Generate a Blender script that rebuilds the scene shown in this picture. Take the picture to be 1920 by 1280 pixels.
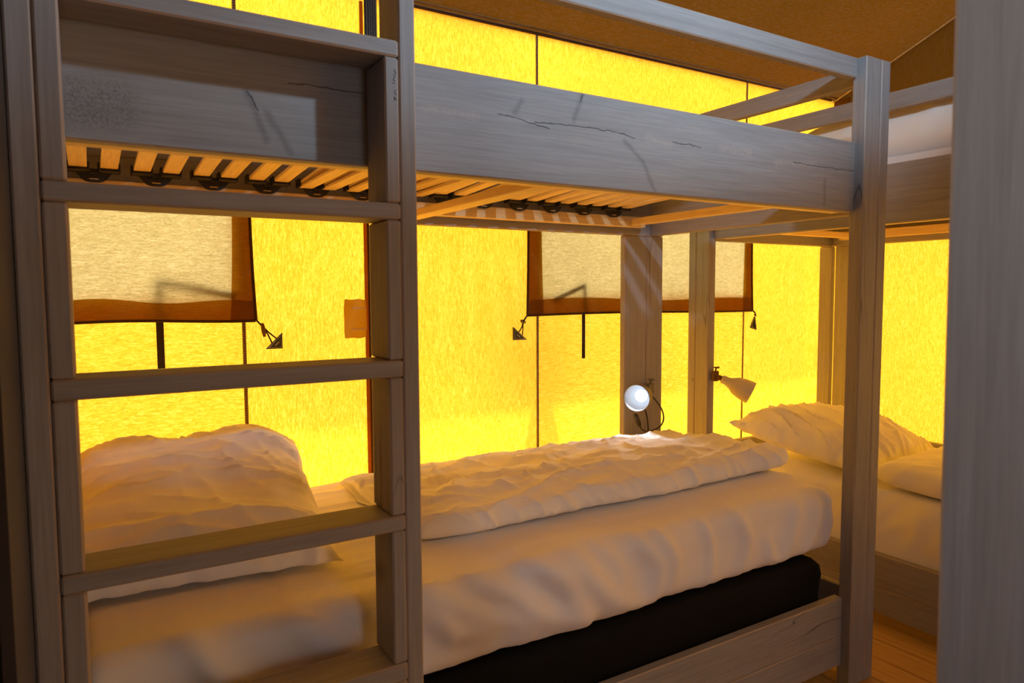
import bpy, bmesh, math, random
from mathutils import Vector, Matrix, noise
import numpy as np

random.seed(7)
for o in list(bpy.data.objects):
    bpy.data.objects.remove(o)
SC = bpy.context.scene
COL = SC.collection
PI = math.pi
FL = 1.167                      # height of the lens above the floor

# ------------------------------------------------------------------ camera
cam_d = bpy.data.cameras.new('camera')
cam = bpy.data.objects.new('camera', cam_d)
COL.objects.link(cam)
SC.camera = cam
cam_d.sensor_width = 36
cam_d.lens = 1303.24 / 1920 * 36
cam_d.clip_start = 0.02
yaw, pit, rol = .54739637, -.0690785, .00524558
fw = Vector((math.sin(yaw)*math.cos(pit), math.cos(yaw)*math.cos(pit), math.sin(pit)))
r0 = Vector((math.cos(yaw), -math.sin(yaw), 0))
d0 = fw.cross(r0)
rr = r0*math.cos(rol) + d0*math.sin(rol)
dd = -r0*math.sin(rol) + d0*math.cos(rol)
M = Matrix.Identity(4)
for i in range(3):
    M[i][0], M[i][1], M[i][2] = rr[i], -dd[i], -fw[i]
M[2][3] = FL
cam.matrix_world = M
cam_d.dof.use_dof = True
cam_d.dof.focus_distance = 2.0
cam_d.dof.aperture_fstop = 7.0

# ------------------------------------------------------------------ light
W = bpy.data.worlds.new('sky')
SC.world = W
W.use_nodes = True
bg = W.node_tree.nodes['Background']
bg.inputs[0].default_value = (0.93, 0.97, 1.0, 1)
bg.inputs[1].default_value = 4.1

def lamp(name, kind, loc, energy, color, **kw):
    d = bpy.data.lights.new(name, kind)
    d.energy = energy
    d.color = color
    for k, v in kw.items():
        setattr(d, k, v)
    o = bpy.data.objects.new(name, d)
    o.location = loc
    COL.objects.link(o)
    return o

# sun behind the far canvas wall, high
sun = lamp('sun', 'SUN', (1.5, 6, 8), 11.0, (1.0, .95, .86), angle=math.radians(1.2))
sdir = Vector((0.10, -1.0, -1.93)).normalized()
sun.rotation_euler = sdir.to_track_quat('-Z', 'Y').to_euler()
# small cool lamp hanging in the room to the right of the frame
rl = lamp('room_lamp', 'SPOT', (1.18, .39, .91 + FL), 38.0, (.50, .76, 1.0), shadow_soft_size=.025, spot_size=math.radians(174), spot_blend=.20)
rl.rotation_euler = Vector((-.10, .75, .65)).to_track_quat('-Z', 'Y').to_euler()

# added fill spot that brightens the door post; no real lamp stands here
hl = lamp('doorway_lamp', 'SPOT', (.05, -.15, 1.50), 10.0, (.92, .96, 1.0), shadow_soft_size=.05, spot_size=math.radians(78), spot_blend=.5)
hl.rotation_euler = Vector((.63, .38, -.36)).to_track_quat('-Z', 'Y').to_euler()

vs = SC.view_settings
vs.view_transform = 'Standard'
vs.look = 'None'
vs.exposure = 0.0
vs.gamma = 1.0
vs.use_curve_mapping = False
SC.cycles.max_bounces = 10
SC.cycles.diffuse_bounces = 6
SC.cycles.transmission_bounces = 8
SC.cycles.use_denoising = True
SC.cycles.sample_clamp_indirect = 6.0

# ------------------------------------------------------------------ materials
class NT:
    def __init__(s, name):
        s.m = bpy.data.materials.new(name)
        s.m.use_nodes = True
        s.t = s.m.node_tree
        s.t.nodes.clear()
        s.out = s.t.nodes.new('ShaderNodeOutputMaterial')
    def n(s, kind, **kw):
        x = s.t.nodes.new('ShaderNode' + kind)
        for k, v in kw.items():
            if k.startswith('i_'):
                key = k[2:]
                key = int(key) if key.isdigit() else key.replace('_', ' ')
                if isinstance(v, bpy.types.NodeSocket):
                    s.t.links.new(v, x.inputs[key])
                else:
                    x.inputs[key].default_value = v
            else:
                setattr(x, k, v)
        return x
    def l(s, a, b):
        s.t.links.new(a, b)
    def coords(s, scale, kind='Object', rnd=True, rot=(0, 0, 0)):
        tc = s.n('TexCoord')
        mp = s.n('Mapping', i_Vector=tc.outputs[kind])
        mp.inputs['Scale'].default_value = scale
        mp.inputs['Rotation'].default_value = rot
        if rnd:
            oi = s.n('ObjectInfo')
            ml = s.n('Math', operation='MULTIPLY', i_0=oi.outputs['Random'], i_1=31.7)
            s.l(ml.outputs[0], mp.inputs['Location'])
        return mp.outputs[0]
    def ramp(s, fac, stops):
        r = s.n('ValToRGB', i_Fac=fac)
        e = r.color_ramp.elements
        while len(e) < len(stops):
            e.new(0.5)
        for k, (p, c) in enumerate(stops):
            e[k].position = p
            e[k].color = (*c, 1) if len(c) == 3 else c
        return r.outputs[0]
    def mix(s, fac, a, b, mode='MIX'):
        x = s.n('Mix', data_type='RGBA', blend_type=mode)
        for sock, v in ((x.inputs[0], fac), (x.inputs[6], a), (x.inputs[7], b)):
            if isinstance(v, bpy.types.NodeSocket):
                s.l(v, sock)
            else:
                sock.default_value = v if not isinstance(v, tuple) or len(v) == 4 else (*v, 1)
        return x.outputs[2]
    def bump(s, h, strength=.3, dist=.002):
        return s.n('Bump', i_Height=h, i_Strength=strength, i_Distance=dist).outputs[0]
    def principled(s, color, rough=.6, normal=None, **kw):
        p = s.n('BsdfPrincipled', i_Roughness=rough)
        if isinstance(color, bpy.types.NodeSocket):
            s.l(color, p.inputs['Base Color'])
        else:
            p.inputs['Base Color'].default_value = (*color, 1)
        if normal:
            s.l(normal, p.inputs['Normal'])
        for k, v in kw.items():
            p.inputs[k.replace('_', ' ')].default_value = v
        s.l(p.outputs[0], s.out.inputs[0])
        return s.m

def seg_mask(t, p, lines, near, far):
    """1 close to any of the given line segments (x, z in the board's own space), 0 away from them."""
    best = None
    for pl in lines:
        for (a, b) in zip(pl, pl[1:]):
            d = (b[0]-a[0], 0, b[1]-a[1])
            L2 = d[0]**2 + d[2]**2
            sub = t.n('VectorMath', operation='SUBTRACT', i_0=p, i_1=(a[0], 0, a[1]))
            dot = t.n('VectorMath', operation='DOT_PRODUCT', i_0=sub.outputs[0], i_1=tuple(c/L2 for c in d))
            cl = t.n('Clamp', i_Value=dot.outputs['Value'])
            along = t.n('VectorMath', operation='SCALE', i_0=d)
            t.l(cl.outputs[0], along.inputs['Scale'])
            off = t.n('VectorMath', operation='DISTANCE', i_0=sub.outputs[0], i_1=along.outputs[0])
            v = off.outputs['Value']
            best = v if best is None else t.n('Math', operation='MINIMUM', i_0=best, i_1=v).outputs[0]
    mr = t.n('MapRange', i_Value=best, i_1=near, i_2=far, i_3=1.0, i_4=0.0)
    return mr.outputs[0]

def wood(name, axis, dark, mid, light, tint, knots=.6, crack=True, rough=.62, marks=None):
    """Sawn timber, grain along one axis, stained, with knots, scuffs and fine checks."""
    t = NT(name)
    k = {'X': 0, 'Y': 1, 'Z': 2}[axis]
    def sc(long, across):
        v = [across]*3
        v[k] = long
        return tuple(v)
    g1 = t.n('TexNoise', i_Vector=t.coords(sc(1.6, 46)), i_Scale=1.0, i_Detail=6.0, i_Roughness=.62, i_Distortion=.6)
    g2 = t.n('TexNoise', i_Vector=t.coords(sc(9, 230)), i_Scale=1.0, i_Detail=3.0, i_Roughness=.6)
    bl = t.n('TexNoise', i_Vector=t.coords(sc(2.2, 7)), i_Scale=1.0, i_Detail=4.0, i_Roughness=.65)
    base = t.ramp(g1.outputs['Fac'], [(.22, dark), (.50, mid), (.80, light)])
    base = t.mix(t.ramp(bl.outputs['Fac'], [(.52, (0, 0, 0)), (.78, (.75, .75, .75))]), base, tint)
    fine = t.ramp(g2.outputs['Fac'], [(.30, (.88, .88, .88)), (.62, (1.05, 1.05, 1.05))])
    base = t.mix(1.0, base, fine, 'MULTIPLY')
    # knots
    vo = t.n('TexVoronoi', i_Vector=t.coords(sc(5.5, 2.1), rot=(.5, .5, .5)), i_Scale=.55, feature='F1')
    warp = t.n('TexNoise', i_Vector=t.coords(sc(9, 30)), i_Scale=1.0, i_Detail=3.0)
    ad = t.n('Math', operation='MULTIPLY_ADD', i_0=warp.outputs['Fac'], i_1=.16, i_2=vo.outputs['Distance'])
    kn = t.ramp(ad.outputs[0], [(.10, (.30,)*3), (.13, (.62,)*3), (.16, (.9,)*3), (.19, (1,)*3)])
    base = t.mix(knots, base, t.mix(1.0, base, kn, 'MULTIPLY'))
    if crack:
        cw = t.n('TexNoise', i_Vector=t.coords(sc(.9, 9)), i_Scale=1.0, i_Detail=2.0, i_Distortion=.4)
        gate = t.n('TexNoise', i_Vector=t.coords(sc(1.3, 3)), i_Scale=1.0, i_Detail=1.0)
        cr = t.ramp(cw.outputs['Fac'], [(.492, (0, 0, 0)), (.497, (1, 1, 1)), (.501, (1, 1, 1)), (.506, (0, 0, 0))])
        gt = t.ramp(gate.outputs['Fac'], [(.58, (0, 0, 0)), (.63, (.8, .8, .8))])
        base = t.mix(t.mix(1.0, cr, gt, 'MULTIPLY'), base, tuple(c*.35 for c in dark))
    if marks:
        tc = t.n('TexCoord')
        wn = t.n('TexNoise', i_Vector=tc.outputs['Object'], i_Scale=45.0, i_Detail=3.0)
        ws = t.n('VectorMath', operation='MULTIPLY_ADD', i_0=wn.outputs['Color'], i_1=(.010, 0, .010), i_2=(-.005, 0, -.005))
        pw = t.n('VectorMath', operation='ADD', i_0=tc.outputs['Object'], i_1=ws.outputs[0])
        flat = t.n('VectorMath', operation='MULTIPLY', i_0=pw.outputs[0], i_1=(1, 0, 1)).outputs[0]
        sp = t.n('TexNoise', i_Vector=tc.outputs['Object'], i_Scale=260.0, i_Detail=4.0, i_Roughness=.7)
        speck = t.ramp(sp.outputs['Fac'], [(.42, (.15,)*3), (.62, (1,)*3)])
        for (key, near, far, amount, colr) in (('scuff', .002, .015, .75, (.46, .38, .34)), ('blotch', .022, .052, .55, (.085, .085, .085)),
                                               ('spike', .001, .009, .46, (.13, .12, .115)), ('crack', .0003, .0016, .9, (.035, .03, .03))):
            m = seg_mask(t, flat, marks[key], near, far)
            fac = t.n('Math', operation='MULTIPLY', i_0=m, i_1=amount).outputs[0]
            if key in ('scuff', 'blotch'):
                fac = t.n('Math', operation='MULTIPLY', i_0=fac, i_1=speck).outputs[0]
            base = t.mix(fac, base, colr)
    h = t.mix(.5, g1.outputs['Fac'], g2.outputs['Fac'])
    return t.principled(base, rough, t.bump(h, .35, .0015), Specular_IOR_Level=.3)

GREY = dict(dark=(.258, .236, .226), mid=(.318, .294, .286), light=(.362, .338, .332), tint=(.36, .305, .27))
WOOD = {a: wood('grey_stained_wood_' + a, a, **GREY) for a in 'XYZ'}
WORN = {a: wood('worn_edge_wood_' + a, a, (.30, .24, .20), (.42, .33, .27), (.50, .40, .33), (.44, .32, .24), knots=0, crack=False) for a in 'XYZ'}
PALE = dict(dark=(.72, .52, .24), mid=(.82, .62, .32), light=(.88, .70, .40), tint=(.76, .55, .26))
PINE = {a: wood('pale_birch_' + a, a, knots=.25, crack=False, rough=.5, **PALE) for a in 'XY'}
FLOORW = wood('floor_pine', 'Y', (.46, .24, .08), (.70, .42, .15), (.78, .50, .20), (.55, .29, .10), knots=.9, rough=.45)

def canvas(name, trans, diff, vertical=True, amt=.22, share=.8, fleck=True):
    """Woven tent canvas that lets daylight through."""
    t = NT(name)
    s1 = (210, 210, 34) if vertical else (34, 210, 210)
    s2 = (520, 520, 110) if vertical else (110, 520, 520)
    a = t.n('TexNoise', i_Vector=t.coords(s1, rnd=False), i_Scale=1.0, i_Detail=5.0, i_Roughness=.7)
    b = t.n('TexNoise', i_Vector=t.coords(s2, rnd=False), i_Scale=1.0, i_Detail=2.0)
    cl = t.n('TexNoise', i_Vector=t.coords((2.2, 2.2, 1.6), rnd=False), i_Scale=1.0, i_Detail=3.0)
    v = t.mix(.42, a.outputs['Fac'], b.outputs['Fac'])
    hi = tuple(min(1, c*(1+amt*.9)+.12*amt) for c in trans)
    lo = tuple(c*(1-amt*1.1) for c in trans)
    col = t.ramp(v, [(.36, lo), (.50, trans), (.64, hi)])
    col = t.mix(1.0, col, t.ramp(cl.outputs['Fac'], [(.3, (.93,)*3), (.7, (1.05,)*3)]), 'MULTIPLY')
    if fleck:
        f = t.n('TexNoise', i_Vector=t.coords((60, 60, 32), rnd=False), i_Scale=1.0, i_Detail=2.0)
        col = t.mix(t.ramp(f.outputs['Fac'], [(.70, (0, 0, 0)), (.76, (.45,)*3)]), col, tuple(c*.35 for c in trans))
    tr = t.n('BsdfTranslucent', i_Color=col)
    df = t.n('BsdfDiffuse', i_Color=(*diff, 1))
    nb = t.bump(v, .15, .001)
    t.l(nb, df.inputs['Normal'])
    mx = t.n('MixShader', i_0=1-share, i_1=tr.outputs[0], i_2=df.outputs[0])
    t.l(mx.outputs[0], t.out.inputs[0])
    return t.m

M_CANV = canvas('yellow_tent_canvas', (.84, .358, .015), (.94, .77, .10), True, amt=.34, share=.5)
M_CANVH = canvas('yellow_tent_canvas_cross_weave', (.84, .358, .015), (.94, .77, .10), False, amt=.34, share=.5)
M_BLIND = canvas('pale_blind_canvas', (.29, .205, .070), (.70, .54, .24), False, amt=.28, fleck=False)
M_HEM = canvas('double_hem_canvas', (.47, .23, .010), (.46, .25, .04), False, amt=.15, fleck=False)
M_ROOF = canvas('brown_roof_canvas', (.036, .013, .001), (.11, .046, .003), False, amt=.06, share=.5, fleck=False)
M_GABLE = canvas('brown_gable_canvas', (.035, .013, .001), (.15, .07, .006), True, amt=.06, share=.45, fleck=False)
M_VOILE = canvas('window_voile', (.97, .96, .92), (.8, .8, .8), False, amt=.03, share=.95, fleck=False)
M_PATCH = canvas('leatherette_patch', (.40, .25, .022), (.52, .32, .06), False, amt=.1, share=.5, fleck=False)

def fabric(name, color, rough=.85, scale=900, sheen=.2, vary=.05):
    t = NT(name)
    a = t.n('TexNoise', i_Vector=t.coords((scale,)*3, rnd=False), i_Scale=1.0, i_Detail=2.0)
    b = t.n('TexNoise', i_Vector=t.coords((5,)*3, rnd=False), i_Scale=1.0, i_Detail=3.0)
    col = t.ramp(b.outputs['Fac'], [(.3, tuple(c*(1-vary) for c in color)), (.7, tuple(min(1, c*(1+vary)) for c in color))])
    return t.principled(col, rough, t.bump(a.outputs['Fac'], .12, .0006), Sheen_Weight=sheen, Specular_IOR_Level=.2)

M_SHEET = fabric('white_cotton_sheet', (.90, .86, .86), vary=.02)
M_LINEN = fabric('white_bed_linen', (.92, .89, .87), vary=.02)
M_BLACK = fabric('black_mattress_cover', (.0035, .0035, .0045), scale=500, sheen=0)
M_DARK = fabric('dark_brown_canvas', (.040, .030, .027), scale=330, sheen=.1, vary=.25)
M_WEB = fabric('dark_webbing', (.045, .030, .018), scale=600, sheen=.05)
M_PIPE = fabric('brown_piping', (.065, .026, .008), scale=600, sheen=.05)
M_SEAM = fabric('stitched_seam_tape', (.17, .085, .025), scale=600, sheen=.05)
M_STITCH = fabric('pale_thread', (.62, .52, .36), scale=900, sheen=.05)

def plain(name, color, rough=.5, **kw):
    t = NT(name)
    a = t.n('TexNoise', i_Vector=t.coords((60,)*3), i_Scale=1.0, i_Detail=3.0)
    col = t.ramp(a.outputs['Fac'], [(.3, tuple(c*.93 for c in color)), (.7, tuple(min(1, c*1.05) for c in color))])
    return t.principled(col, rough, None, **kw)

M_RUBBER = plain('black_rubber', (.014, .012, .012), .55)
M_STEEL = plain('bright_steel', (.62, .60, .56), .3, Metallic=1.0)
M_TEAL = plain('dark_webbing_triangle', (.055, .065, .055), .6)
M_SHADEIN = plain('white_enamel', (.55, .60, .68), .4)
M_GREYMETAL = plain('grey_lamp_metal', (.16, .15, .15), .45, Metallic=.3)
M_CREAM = plain('cream_lamp_enamel', (.62, .52, .34), .4)
M_CORD = plain('black_cord', (.016, .014, .013), .5)
M_ZIP = plain('black_zip', (.012, .012, .014), .35)

def emitter(name, color, s):
    t = NT(name)
    e = t.n('Emission', i_Color=(*color, 1), i_Strength=s)
    t.l(e.outputs[0], t.out.inputs[0])
    return t.m
M_BULB = emitter('lit_bulb', (.93, .97, 1.0), 2.2)

# ------------------------------------------------------------------ helpers
def empty(name, label, cat, loc=(0, 0, 0), group=None):
    o = bpy.data.objects.new(name, None)
    COL.objects.link(o)
    o.location = loc
    o.empty_display_size = .05
    o['label'] = label
    o['category'] = cat
    if group:
        o['group'] = group
    return o

def link(name, me, mat, parent=None, loc=(0, 0, 0)):
    o = bpy.data.objects.new(name, me)
    if mat is not None and not me.materials:
        me.materials.append(mat)
    COL.objects.link(o)
    if parent is not None:
        o.parent = parent
    o.location = loc
    return o

def worldloc(o):
    v = Vector((0, 0, 0))
    while o is not None:
        v += Vector(o.location)
        o = o.parent
    return v

def finish(bm, name, mat, parent, smooth=False):
    """Vertices come in room coordinates; store them relative to the parent's origin."""
    if parent is not None:
        bmesh.ops.translate(bm, verts=bm.verts, vec=-worldloc(parent))
    me = bpy.data.meshes.new(name)
    bm.to_mesh(me)
    bm.free()
    if smooth:
        for p in me.polygons:
            p.use_smooth = True
    return link(name, me, mat, parent)

def bm_box(bm, x0, x1, y0, y1, z0, z1, bev=.003, seg=1):
    t = bmesh.new()
    bmesh.ops.create_cube(t, size=1)
    sx, sy, sz = abs(x1-x0), abs(y1-y0), abs(z1-z0)
    for v in t.verts:
        v.co = Vector(((x0+x1)/2 + v.co.x*sx, (y0+y1)/2 + v.co.y*sy, (z0+z1)/2 + v.co.z*sz))
    if bev:
        bmesh.ops.bevel(t, geom=t.edges[:], offset=min(bev, .3*min(sx, sy, sz)), segments=seg, affect='EDGES', profile=.6)
    me = bpy.data.meshes.new('tmp')
    t.to_mesh(me)
    t.free()
    bm.from_mesh(me)
    bpy.data.meshes.remove(me)

def box(name, x0, x1, y0, y1, z0, z1, mat, parent=None, bev=.003, seg=1):
    bm = bmesh.new()
    bm_box(bm, x0, x1, y0, y1, z0, z1, bev, seg)
    o = finish(bm, name, mat, parent)
    if mat in WOOD.values():
        o.data.materials.append(WORN[mat.name[-1]])
        for p in o.data.polygons:
            if max(abs(c) for c in p.normal) < .98:
                p.material_index = 1
    return o

def bm_tube(bm, pts, r, sides=8, cap=True, flat=1.0):
    pts = [Vector(p) for p in pts]
    rings = []
    up = Vector((0, 0, 1))
    prev = None
    for i, p in enumerate(pts):
        d = (pts[min(i+1, len(pts)-1)] - pts[max(i-1, 0)]).normalized()
        if prev is None:
            a = d.cross(up)
            if a.length < .1:
                a = d.cross(Vector((0, 1, 0)))
            a.normalize()
        else:
            a = (prev - d*prev.dot(d)).normalized()
        prev = a
        b = d.cross(a)
        rad = r[i] if isinstance(r, (list, tuple)) else r
        rings.append([bm.verts.new(p + a*math.cos(2*PI*k/sides)*rad + b*math.sin(2*PI*k/sides)*rad*flat) for k in range(sides)])
    for i in range(len(rings)-1):
        for k in range(sides):
            bm.faces.new((rings[i][k], rings[i][(k+1) % sides], rings[i+1][(k+1) % sides], rings[i+1][k]))
    if cap:
        bm.faces.new(rings[0][::-1])
        bm.faces.new(rings[-1])

def tube(name, pts, r, mat, parent=None, sides=8, **kw):
    bm = bmesh.new()
    bm_tube(bm, pts, r, sides, **kw)
    bmesh.ops.recalc_face_normals(bm, faces=bm.faces)
    return finish(bm, name, mat, parent, True)

def bez(p0, p1, p2, p3, n=14):
    out = []
    for i in range(n+1):
        t = i/n
        out.append(Vector(p0)*(1-t)**3 + Vector(p1)*3*t*(1-t)**2 + Vector(p2)*3*t*t*(1-t) + Vector(p3)*t**3)
    return out

def frame_axes(d):
    d = Vector(d).normalized()
    a = d.cross(Vector((0, 0, 1)))
    if a.length < .05:
        a = Vector((1, 0, 0))
    a.normalize()
    return d, a, d.cross(a)

def lathe(name, base, direction, prof, mat, parent=None, n=32, closed=False):
    """prof: list of (distance along the axis, radius)."""
    d, a, b = frame_axes(direction)
    bm = bmesh.new()
    rings = []
    for (t, r) in prof:
        c = Vector(base) + d*t
        if r < 1e-5:
            rings.append([bm.verts.new(c)])
        else:
            rings.append([bm.verts.new(c + (a*math.cos(2*PI*k/n) + b*math.sin(2*PI*k/n))*r) for k in range(n)])
    for i in range(len(rings)-1):
        A, B = rings[i], rings[i+1]
        for k in range(n):
            k2 = (k+1) % n
            if len(A) == 1 and len(B) == 1:
                continue
            if len(A) == 1:
                bm.faces.new((A[0], B[k2], B[k]))
            elif len(B) == 1:
                bm.faces.new((A[k], A[k2], B[0]))
            else:
                bm.faces.new((A[k], A[k2], B[k2], B[k]))
    bmesh.ops.recalc_face_normals(bm, faces=bm.faces)
    return finish(bm, name, mat, parent, True)

def grid_mesh(name, P, mat, parent=None, wrap=False, smooth=True):
    """P: array (nu, nv, 3) of points in room coordinates."""
    nu, nv = P.shape[:2]
    off = np.array(worldloc(parent)) if parent is not None else np.zeros(3)
    verts = (P.reshape(-1, 3) - off).tolist()
    faces = []
    for i in range(nu-1):
        for j in range(nv if wrap else nv-1):
            j2 = (j+1) % nv
            faces.append((i*nv+j, (i+1)*nv+j, (i+1)*nv+j2, i*nv+j2))
    if wrap:
        faces.append(tuple(range(nv)))
        faces.append(tuple((nu-1)*nv + k for k in range(nv-1, -1, -1)))
    me = bpy.data.meshes.new(name)
    me.from_pydata(verts, [], faces)
    if smooth:
        for p in me.polygons:
            p.use_smooth = True
    me.update()
    return link(name, me, mat, parent)

def nz(x, y, z=0.0):
    return noise.noise(Vector((x, y, z)))

def ridge(x, y, z=0.0, p=3.0):
    return (1-abs(nz(x, y, z)))**p

def struct(o):
    o['kind'] = 'structure'
    return o

# ------------------------------------------------------------------ room shell
XL, XR, YB, YF = -.0798, 3.37, 2.28, -3.0
EAVE = 2.155
PITCH = .404

# floor planks, running from front to back
floor = struct(box('floor', -1.6, XR+.02, YF, YB+.02, -.06, -.022, M_DARK, None, 0))
PLW = .118
plank_me = None
k = 0
x = -1.55
while x + PLW < XR + .06:
    ym = random.uniform(-1.6, .6)
    for (a, b) in ((YF, ym), (ym+.003, YB)):
        box('plank', x+.0022, x+PLW-.0022, a, b, -.022, random.uniform(-.0012, 0), FLOORW, floor, .002)
    x += PLW

# far canvas wall, cut for two windows
WIN = [(-.0798, .387, 1.150, 1.74), (1.502, 2.688, 1.150, 1.74)]
SEAMS = [.412, .822, 1.508, 2.692]
def wall_sheet():
    bm = bmesh.new()
    xs = sorted(set([XL, XR] + [w for q in WIN for w in q[:2]] + SEAMS + [i*.17 for i in range(1, 20)]))
    zs = sorted(set([0, EAVE] + [w for q in WIN for w in q[2:]] + [i*.2 for i in range(1, 11)]))
    V = {}
    def vert(a, b):
        if (a, b) not in V:
            belly = .006*math.sin(a*4.1)*math.sin(b*1.5)
            V[(a, b)] = bm.verts.new((a, YB+belly, b))
        return V[(a, b)]
    cross = []
    for i in range(len(xs)-1):
        for j in range(len(zs)-1):
            cx, cz = (xs[i]+xs[i+1])/2, (zs[j]+zs[j+1])/2
            if any(q[0] < cx < q[1] and q[2] < cz < q[3] for q in WIN):
                continue
            f = bm.faces.new((vert(xs[i], zs[j]), vert(xs[i+1], zs[j]), vert(xs[i+1], zs[j+1]), vert(xs[i], zs[j+1])))
            f.material_index = 1 if (cx < SEAMS[0] or SEAMS[2] < cx < SEAMS[3]) and cz < 1.75 else 0
    return bm
wb = finish(wall_sheet(), 'wall_back', M_CANV, None, True)
wb.data.materials.append(M_CANVH)
struct(wb)

def seam_strip(parent, xc, z0, z1, w, y=None, mat=M_SEAM):
    y = YB-.004 if y is None else y
    o = box('seam_tape', xc-w/2, xc+w/2, y-.002, y+.001, z0, z1, mat, parent, .0005)
    for s in (-1, 1):
        bm = bmesh.new()
        z = z0+.004
        while z < z1-.006:
            bm_box(bm, xc+s*w*.28-.0007, xc+s*w*.28+.0007, y-.0034, y-.0018, z, z+.0042, 0)
            z += .0075
        q = finish(bm, 'stitching', M_STITCH, o)
        q['kind'] = 'stuff'
    return o
seam_strip(wb, .412, .45, 2.15, .011)
seam_strip(wb, 1.505, .45, 2.15, .010)
seam_strip(wb, 2.690, .45, 2.15, .010)
# doubled fold with dark edge beside the ladder
box('seam_tape', .803, .815, YB-.008, YB-.004, .5, 2.13, M_HEM, wb, .001)
box('seam_edge', .815, .822, YB-.010, YB-.004, .5, 2.0, M_PIPE, wb, .001)
# eave piping
tube('eave_piping', [(XL, YB-.012, EAVE-.006), (1.5, YB-.013, EAVE-.004), (XR-.05, YB-.012, EAVE-.004)], .006, M_PIPE, wb)
tube('eave_piping', [(XL, YB-.026, EAVE+.004), (1.5, YB-.027, EAVE+.006), (XR-.02, YB-.026, EAVE+.006)], .004, M_SEAM, wb)
# black zip at the top, behind the ladder
zp = box('zip_tape', .818, .862, YB-.012, YB-.008, 1.80, 2.15, M_ZIP, wb, .001)
for dx in (.826, .834, .850, .857):
    box('zip_cord', dx-.0016, dx+.0016, YB-.015, YB-.0115, 1.80, 2.15, M_GREYMETAL, zp, .0008)
bm = bmesh.new()
z = 1.80
while z < 2.15:
    bm_box(bm, .8385, .8445, YB-.0155, YB-.0115, z, z+.0028, .0005)
    z += .0052
zt = finish(bm, 'zip_teeth', M_GREYMETAL, zp)
zt['kind'] = 'stuff'

# voile panes in the window openings
for i, q in enumerate(WIN):
    n = 12
    P = np.zeros((n, 8, 3))
    for a in range(n):
        for b in range(8):
            P[a, b] = (q[0]+(q[1]-q[0])*a/(n-1), YB+.004, q[2]+(q[3]-q[2])*b/7)
    struct(grid_mesh('window_%d' % (i+1), P, M_VOILE))

# right canvas wall with dark gable above
GZ = 2.07
def rect_grid(f, nu, nv):
    P = np.zeros((nu, nv, 3))
    for a in range(nu):
        for b in range(nv):
            P[a, b] = f(a/(nu-1), b/(nv-1))
    return P
wr = struct(grid_mesh('wall_right', rect_grid(lambda u, v: (XR+.006*math.sin(u*9)*math.sin(v*4), YF+(YB-YF)*u, GZ*v), 40, 12), M_CANV))
def roof_z(y):
    return EAVE + PITCH*(YB-y) if y > -.4 else EAVE + PITCH*(YB+.4) - PITCH*(-.4-y)
wr2 = struct(grid_mesh('wall_right_gable', rect_grid(lambda u, v: (XR-.004, YF+(YB-YF)*u, GZ+(roof_z(YF+(YB-YF)*u)-GZ)*v), 54, 6), M_GABLE))
wr2.name = 'wall_right'
box('eave_band', XR-.012, XR-.005, YB-.09, YB-.002, GZ-.02, EAVE, M_HEM, wr2, .002)
# roof: two slopes with the far overhang
def roof_pt(u, v):
    y = (YB+.02) + (YF-YB-.02)*u
    sag = .010*math.sin(u*40)*math.sin(v*PI)
    return (-1.7+(XR+1.72)*v, y, roof_z(y)+sag*0.3)
roof = struct(grid_mesh('ceiling', rect_grid(roof_pt, 60, 14), M_ROOF))
tube('seam_piping', [(XR-.010, y, roof_z(y)-.006) for y in np.linspace(YB, -.4, 12)], .0028, M_STITCH, roof)
tube('seam_piping', [(XR-.022, y, roof_z(y)-.010) for y in np.linspace(YB, -.4, 12)], .0016, M_STITCH, roof)

# unseen flysheet awning past the far wall, made pale to pass sunlight onto it
M_FLY = canvas('pale_flysheet', (.95, .86, .62), (.8, .75, .6), False, amt=.03, share=.75, fleck=False)
struct(grid_mesh('trim_3', rect_grid(lambda u, v: (-1.7+(XR+1.9)*v, YB+.62-.60*u, roof_z(YB+.62-.60*u)), 6, 14), M_FLY))
# dark canvas partition at the left
struct(box('wall_left', XL-.012, XL, .88, 1.42, 0, 3.1, M_DARK, None, 0))
M_PART = fabric('ochre_partition_canvas', (.86, .62, .16), scale=500, sheen=0)  # hidden rear half of the partition, made bright to bounce light onto the bedding
struct(box('wall_left', XL-.012, XL, 1.421, YB-.004, 0, 3.1, M_PART, None, 0))
for (a, b, c, d) in ((YF, YB, 0, 3.0),):
    struct(grid_mesh('wall_left', rect_grid(lambda u, v: (-1.62, a+(b-a)*u, c+(d-c)*v), 4, 4), M_DARK))
struct(box('trim_2', -1.62, XL-.02, YB-.02, YB+.0, 0, 2.6, M_DARK, None, 0))

# front of the tent, behind the camera
for (a, b, c, d) in ((-1.62, .6, 0, 3.0), (1.05, XR, 0, 3.0), (.6, 1.05, 2.0, 3.0)):
    struct(grid_mesh('wall_front', rect_grid(lambda u, v: (a+(b-a)*u, YF, c+(d-c)*v), 4, 4), M_DARK))

# unseen flap added outside the far wall to cast a shadow on the canvas
bm = bmesh.new()
pts = [(1.475, 1.62), (1.535, 1.62), (1.545, 1.22), (1.66, .70), (1.35, .70), (1.465, 1.22)]
lo_ = [bm.verts.new((x+.0, 2.52, z)) for x, z in pts]
hi_ = [bm.verts.new((x+.0, 2.525, z)) for x, z in pts]
bm.faces.new(lo_)
bm.faces.new(hi_[::-1])
for i in range(6):
    bm.faces.new((lo_[i], hi_[i], hi_[(i+1) % 6], lo_[(i+1) % 6]))
struct(finish(bm, 'trim_1', M_DARK, None))

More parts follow.
